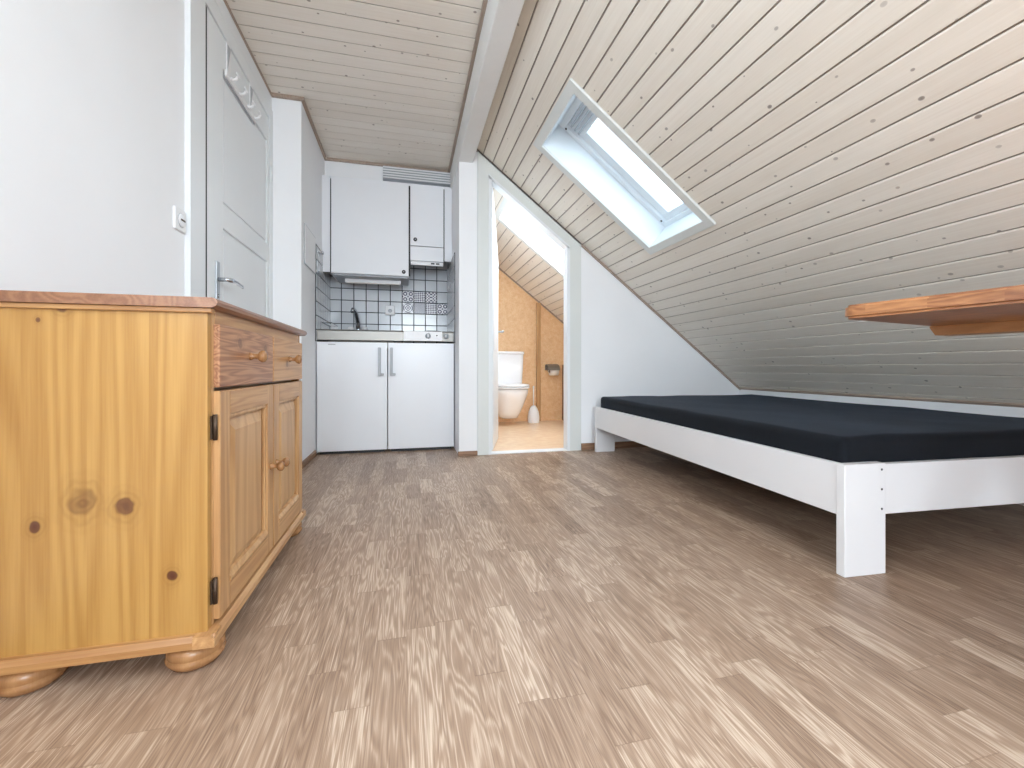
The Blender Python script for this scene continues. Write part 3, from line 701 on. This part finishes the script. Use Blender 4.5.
# ---------------------------------------------------------------- toilet (wall hung, exposed cistern)
TX = 1.09
to = thing('toilet', 'white toilet with raised cistern and closed lid on the bathroom wall', 'toilet', (TX, 4.55, 0))
def sup(cx, cy, a, bf, bk, z, n=36, e=2.4):     # superellipse with different front/back half lengths
    out = []
    for i in range(n):
        t = 2*PI*i/n; c, s = math.cos(t), math.sin(t)
        x = a*abs(c)**(2/e)*(1 if c > 0 else -1); L = bk if s > 0 else bf
        out.append((cx+x, cy+L*abs(s)**(2/e)*(1 if s > 0 else -1), z))
    return out
b = nb()
loft(b, [sup(TX, 4.66, .075, .10, .16, .075), sup(TX, 4.64, .095, .14, .185, .085), sup(TX, 4.62, .115, .19, .205, .14),
         sup(TX, 4.60, .14, .23, .23, .22), sup(TX, 4.58, .165, .26, .25, .30), sup(TX, 4.57, .182, .28, .255, .36), sup(TX, 4.57, .185, .285, .255, .395), sup(TX, 4.57, .178, .275, .25, .405)])
obj('bowl', b, 'ceramic', to)
b = nb(); loft(b, [sup(TX, 4.53, .186, .262, .20, .410), sup(TX, 4.53, .192, .268, .20, .418), sup(TX, 4.53, .190, .266, .20, .428)]); obj('seat', b, 'plastic', to)
b = nb(); loft(b, [sup(TX, 4.53, .180, .255, .19, .4285), sup(TX, 4.53, .180, .255, .19, .4325)]); obj('seat_gap', b, 'dark', to)
b = nb(); loft(b, [sup(TX, 4.53, .190, .266, .20, .433), sup(TX, 4.53, .192, .268, .20, .443), sup(TX, 4.53, .180, .255, .19, .453)]); obj('lid', b, 'plastic', to)
b = nb()
loft(b, [sup(TX, 4.755, .165, .075, .09, .40, e=6), sup(TX, 4.75, .175, .085, .095, .44, e=6), sup(TX, 4.745, .19, .092, .10, .78, e=6)])
obj('cistern', b, 'ceramic', to)
b = nb(); loft(b, [sup(TX, 4.745, .196, .098, .103, .781, e=6), sup(TX, 4.745, .198, .100, .104, .80, e=6), sup(TX, 4.745, .19, .09, .1, .812, e=6)]); cl = obj('cistern_lid', b, 'ceramic', to)
b = nb(); lathe(b, [(.02, 0), (.02, .005), (.016, .007)], (TX, 4.745, .811)); obj('flush_button', b, 'chrome', to)
# brush
br = thing('toilet_brush', 'white toilet brush in a bell shaped holder beside the toilet', 'toilet brush', (1.40, 4.70, 0))
b = nb(); lathe(b, [(.064, .004), (.068, .015), (.067, .07), (.058, .13), (.038, .18), (.018, .198), (.012, .200)], (1.40, 4.70, 0)); obj('holder', b, 'plastic', br)
b = nb(); tube(b, [(1.40, 4.70, .19), (1.40, 4.70, .40)], .006); lathe(b, [(.009, 0), (.011, .01), (.009, .025), (.002, .03)], (1.40, 4.70, .395), n=14); obj('handle', b, 'plastic', br)
# paper holder + roll
ph = thing('toilet_paper_holder', 'metal toilet paper holder with curved cover on the bathroom wall', 'toilet paper holder', (1.66, YB, .60))
b = nb(); box(b, 1.585, 1.735, YB-.008, YB+.001, .60, .66, .002); obj('backplate', b, 'steel', ph)
b = nb(); pts = [(YB-.005, .665), (YB-.05, .672), (YB-.10, .655), (YB-.125, .62), (YB-.128, .60), (YB-.124, .60), (YB-.120, .618), (YB-.098, .650), (YB-.05, .667), (YB-.005, .660)]
prism(b, pts, 1.59, 1.73, 'x'); obj('cover', b, 'steel', ph)
b = nb(); tube(b, [(1.60, YB-.005, .62), (1.60, YB-.06, .60), (1.60, YB-.065, .585), (1.735, YB-.065, .585)], .004, 8); obj('bar', b, 'chrome', ph)
ro = thing('toilet_paper_roll', 'white toilet paper roll on the metal wall holder', 'toilet paper', (1.67, YB-.065, .585))
b = nb(); n = 28
rg = lambda r, x: [(x, YB-.065+r*math.cos(2*PI*i/n), .585+r*math.sin(2*PI*i/n)) for i in range(n)]
loft(b, [rg(.02, 1.622), rg(.046, 1.622), rg(.046, 1.722), rg(.02, 1.722), rg(.02, 1.622)], cap=False); obj('paper', b, 'paper', ro)
b = nb(); loft(b, [rg(.0165, 1.6215), rg(.0198, 1.6215), rg(.0198, 1.7225), rg(.0165, 1.7225), rg(.0165, 1.6215)], cap=False); obj('core', b, 'base', ro)

# ---------------------------------------------------------------- pine sideboard
SX, SY0, SY1, SXB = -.405, 1.025, 1.815, -.80
sb = thing('sideboard', 'pine sideboard with two drawers and two panelled doors on bun feet', 'sideboard', (SX, 1.42, 0))
b = nb(); box(b, SXB, SX-.0005, SY0, SY0+.02, .06, .752, .0008); obj('side_panel', b, 'pine_side', sb, org=(SX, SY0, 0))
b = nb(); box(b, SXB, SX-.001, SY1-.02, SY1, .06, .752, .001); obj('side_panel', b, 'pine_v', sb, org=(SX, SY1, 0))
b = nb(); box(b, SXB, SXB+.008, SY0+.02, SY1-.02, .06, .75); box(b, SXB+.008, SX-.03, SY0+.02, SY1-.02, .065, .083); box(b, SXB+.008, SX-.025, SY0+.02, SY1-.02, .572, .586)
obj('carcass', b, 'pine_y', sb)
# front frame: stile beside the hinges, top rail, centre rail
b = nb()
box(b, SX-.022, SX, SY0+.0202, SY0+.030, .076, .752, 0); obj('front_stile', b, 'pine_v2', sb)
b = nb(); box(b, SX-.022, SX+.0005, SY1-.0145, SY1-.0005, .076, .752, 0); obj('front_stile', b, 'pine_v2', sb)
b = nb(); box(b, SX-.021, SX+.001, SY0+.031, SY1-.022, .720, .752, .001); obj('top_rail', b, 'pine_y', sb)
# top board with moulded edge
b = nb()
t = [(SXB-.01, .752), (SX+.014, .752), (SX+.022, .757), (SX+.024, .764), (SX+.020, .770), (SX+.014, .773), (SXB-.01, .773)]
prism(b, t, SY0-.016, SY1+.016); obj('top_board', b, 'pine_top', sb)
b = nb()
box(b, SXB, SX+.010, SY0-.009, SY0+.01, .742, .752, .002)
obj('side_moulding', b, 'pine_x', sb)
# plinth moulding
b = nb()
pr_ = [(0, .052), (.020, .052), (.020, .066), (.012, .076), (0, .076)]
prism(b, [(SX-.02+q[0]+.0, q[1]) if q[0] == 0 else (SX+q[0], q[1]) for q in pr_], SY0-.020, SY1+.014); obj('plinth_front', b, 'pine_y', sb)
b = nb(); prism(b, [(SY0+.02, .0525), (SY0-.019, .0525), (SY0-.019, .066), (SY0-.011, .0757), (SY0+.02, .0757)], SXB, SX+.018, 'x'); obj('plinth_side', b, 'pine_x', sb)
b = nb(); prism(b, [(SY1-.02, .0525), (SY1+.013, .0525), (SY1+.013, .066), (SY1+.008, .0757), (SY1-.02, .0757)], SXB, SX+.018, 'x'); obj('plinth_side', b, 'pine_x', sb)
b = nb(); box(b, SXB, SX, SY0, SY1, .055, .062); obj('bottom', b, 'pine_y', sb)
for (x, y) in ((SX-.035, SY0+.035), (SXB+.075, SY0+.035), (SX-.035, SY1-.045), (SXB+.075, SY1-.045)):
    b = nb(); lathe(b, [(.034, 0), (.046, .004), (.053, .014), (.054, .020), (.051, .024), (.0515, .026), (.053, .032), (.052, .040), (.044, .0485), (.030, .053)], (x, y, 0), n=36)
    obj('bun_foot', b, 'knob', sb, org=(x, y, 0))
def knob(bm, x, y, z, s=1.0):
    lathe(bm, [(.010*s, 0), (.0085*s, .004*s), (.006*s, .010*s), (.0065*s, .018*s), (.012*s, .022*s), (.0155*s, .028*s), (.015*s, .034*s), (.010*s, .038*s), (.002*s, .0395*s)], (x, y, z), (1, 0, 0), 20)
mid = 1.437
for (y0, y1, mt) in ((SY0+.028, mid-.004, 'pine_dr'), (mid+.004, SY1-.010, 'pine_dr2')):
    b = nb(); box(b, SX-.015, SX+.012, y0, y1, .585, .722, .003); dr = obj('drawer', b, mt, sb, org=(SX, 1.42, 0))
    b = nb(); box(b, SX-.30, SX-.016, y0+.012, y1-.012, .60, .705); obj('drawer_box', b, 'pine_y', dr)
    b = nb(); knob(b, SX+.012, (y0+y1)/2-.005, .657); obj('knob', b, 'knob', dr)
def panel_door(y0, y1, ky, side):
    z0, z1 = .084, .577; x = SX+.012; w_ = .055
    b = nb()
    ringx(b, x-.020, x, (y0, y1, z0, z1), (y0+w_, y1-w_, z0+w_, z1-w_), .002)
    d = obj('door', b, 'pine_v', sb, org=(SX, 1.42, 0))
    for r0 in (z0, z1-w_):
        b = nb(); box(b, x-.018, x+.0006, y0+w_+.001, y1-w_-.001, r0+.002, r0+w_-.002, .0005); obj('rail', b, 'pine_y', d)
    # stepped moulding and raised field
    b = nb()
    yA, yB, zA, zB = y0+w_, y1-w_, z0+w_, z1-w_
    for (u0, u1, v0, v1) in ((yA, yA+.010, zA, zB), (yB-.010, yB, zA, zB), (yA, yB, zB-.010, zB)): box(b, x-.014, x-.003, u0, u1, v0, v1, .003)
    prism(b, [(x-.014, zA), (x+.001, zA), (x+.003, zA+.008), (x-.003, zA+.020), (x-.014, zA+.022)], yA, yB); obj('moulding', b, 'pine_v2', d)
    rings = []
    for (ins, xx) in ((.008, x-.014), (.014, x-.0135), (.040, x-.0045), (.041, x-.004)):
        rings.append([(xx, yA+ins, zA+ins), (xx, yB-ins, zA+ins), (xx, yB-ins, zB-ins), (xx, yA+ins, zB-ins)])
    b = nb(); t = bmesh.new(); R = [[t.verts.new(p) for p in r] for r in rings]
    for a_, c_ in zip(R, R[1:]):
        for i in range(4): t.faces.new((a_[i], a_[(i+1) % 4], c_[(i+1) % 4], c_[i]))
    t.faces.new(R[-1]); bmesh.ops.recalc_face_normals(t, faces=t.faces); merge(b, t)
    obj('field_panel', b, 'pine_v2', d)
    b = nb(); knob(b, x, ky, .335, .95); obj('knob', b, 'knob', d)
    for z in (.150, .500):
        yy = SY0+.006 if side < 0 else SY1-.006
        b = nb(); lathe(b, [(.0045, 0), (.0045, .055)], (SX+.006, (SY0+.020 if side < 0 else SY1-.010), z-.0275), n=12)
        if side < 0: box(b, SX+.0, SX+.003, SY0+.010, SY0+.020, z-.025, z+.025, .001)
        obj('hinge', b, 'iron', d)
panel_door(SY0+.028, mid-.003, 1.408, -1); panel_door(mid+.003, SY1-.010, 1.466, 1)

# ---------------------------------------------------------------- bed
BR = Matrix.Translation((1.270, 1.012, 0)) @ Matrix.Rotation(math.radians(-2.9), 4, 'Z')
BW, BL = 1.350, 1.985
bd = thing('bed_frame', 'low white wooden bed frame under the sloping ceiling', 'bed', tuple((BR @ Vector((BW/2, BL/2, 0)))))
b = nb(); box(b, .003, .028, .024, BL-.024, .180, .335, .002, BR); obj('side_rail', b, 'bedw', bd)
b = nb(); box(b, BW-.028, BW-.003, .024, BL-.024, .180, .335, .002, BR); obj('side_rail', b, 'bedw', bd)
b = nb(); box(b, .15, BW-.15, .003, .026, .180, .333, .002, BR); obj('end_rail', b, 'bedw', bd)
b = nb(); box(b, .028, BW-.028, BL-.026, BL-.003, .180, .333, .002, BR); obj('end_rail', b, 'bedw', bd)
for (x0, y0) in ((0, 0), (BW-.15, 0), (0, BL-.028), (BW-.15, BL-.028)):
    b = nb(); box(b, x0, x0+.15, y0, y0+.028, .0, .337, .002, BR)
    lg = obj('leg', b, 'bedw', bd)
    if y0 == 0 and x0 == 0:
        b = nb()
        b.free()
        for z in (.318, .258, .198):
            b = nb(); lathe(b, [(.0035, 0), (.0035, .0006)], BR @ Vector((.135, -.0002, z)), BR.to_3x3() @ Vector((0, -1, 0)), 12)
            obj('screw_hole', b, 'black', lg)
for k in range(12):
    b = nb(); y = .12+k*.155; box(b, .028, BW-.028, y, y+.07, .262, .278, .002, BR); obj('slat', b, 'pine_x', bd)
# mattress
b = nb()
t = bmesh.new(); bmesh.ops.create_cube(t, size=1)
bmesh.ops.scale(t, vec=(BW-.060, BL-.058, .137), verts=t.verts)
bmesh.ops.bevel(t, geom=t.edges[:], offset=.028, segments=5, affect='EDGES', profile=.6)
bmesh.ops.translate(t, vec=(BW/2, BL/2, .2785+.0685), verts=t.verts)
bmesh.ops.subdivide_edges(t, edges=[e for e in t.edges if e.calc_length() > .3], cuts=24, use_grid_fill=True)
from mathutils import noise as mn
for v in t.verts:
    if v.co.z > .33:
        v.co.z += .004*mn.noise(v.co*4.0)+.0015*mn.noise(v.co*13.0)
for f in t.faces: f.smooth = True
merge(b, t, BR)
mo = obj('mattress', b, 'navy', org=tuple(BR @ Vector((BW/2, BL/2, .28)))); tag(mo, 'thick mattress in a dark navy fitted sheet on the white bed frame', 'mattress')
# ---------------------------------------------------------------- table at the right edge
TR = Matrix.Translation((1.035, .835, 0)) @ Matrix.Rotation(math.radians(11), 4, 'Z')
tb = thing('table', 'wooden table with rounded board top reaching in from the right', 'table', tuple(TR @ Vector((.45, -.70, 0))))
b = nb()
def rrect(x0, x1, y0, y1, r, n=6):
    out = []
    for (cx, cy, a) in ((x1-r, y1-r, 0), (x0+r, y1-r, 90), (x0+r, y0+r, 180), (x1-r, y0+r, 270)):
        for i in range(n+1):
            q = math.radians(a+90*i/n); out.append((cx+r*math.cos(q), cy+r*math.sin(q)))
    return out
t = bmesh.new(); A = [t.verts.new((p[0], p[1], .747)) for p in rrect(0, .92, -1.45, 0, .025)]; t.faces.new(A)
r_ = bmesh.ops.extrude_face_region(t, geom=t.faces[:]); bmesh.ops.translate(t, verts=[v for v in r_['geom'] if isinstance(v, bmesh.types.BMVert)], vec=(0, 0, .033))
bmesh.ops.recalc_face_normals(t, faces=t.faces)
bmesh.ops.bevel(t, geom=[e for e in t.edges if abs(e.verts[0].co.z-e.verts[1].co.z) < 1e-5], offset=.006, segments=3, affect='EDGES')
tpo = nb(); merge(tpo, t, TR); obj('tabletop', tpo, 'table', tb)
for x in (.435,):
    b = nb(); prism(b, [(0.0, .747), (0.0, .742), (-.012, .720), (-1.42, .720), (-1.42, .747)], x, x+.08, 'x', .001, TR); obj('batten', b, 'table2', tb)
for (x, y) in ((.43, -.55), (.48, -.55), (.43, -1.20), (.48, -1.20)):
    b = nb(); s_ = -.26 if x < .45 else .26
    t = bmesh.new()
    loft(b, [[TR @ Vector(p) for p in ((x+s_-.02, y-.02, 0), (x+s_+.03, y-.02, 0), (x+s_+.03, y+.03, 0), (x+s_-.02, y+.03, 0))],
             [TR @ Vector(p) for p in ((x, y-.02, .722), (x+.04, y-.02, .722), (x+.04, y+.03, .722), (x, y+.03, .722))]])
    lo = obj('leg', b, 'table2', tb)
    for p in lo.data.polygons: p.use_smooth = False
for o in list(bpy.data.objects):
    if '_w' in o: del o['_w']
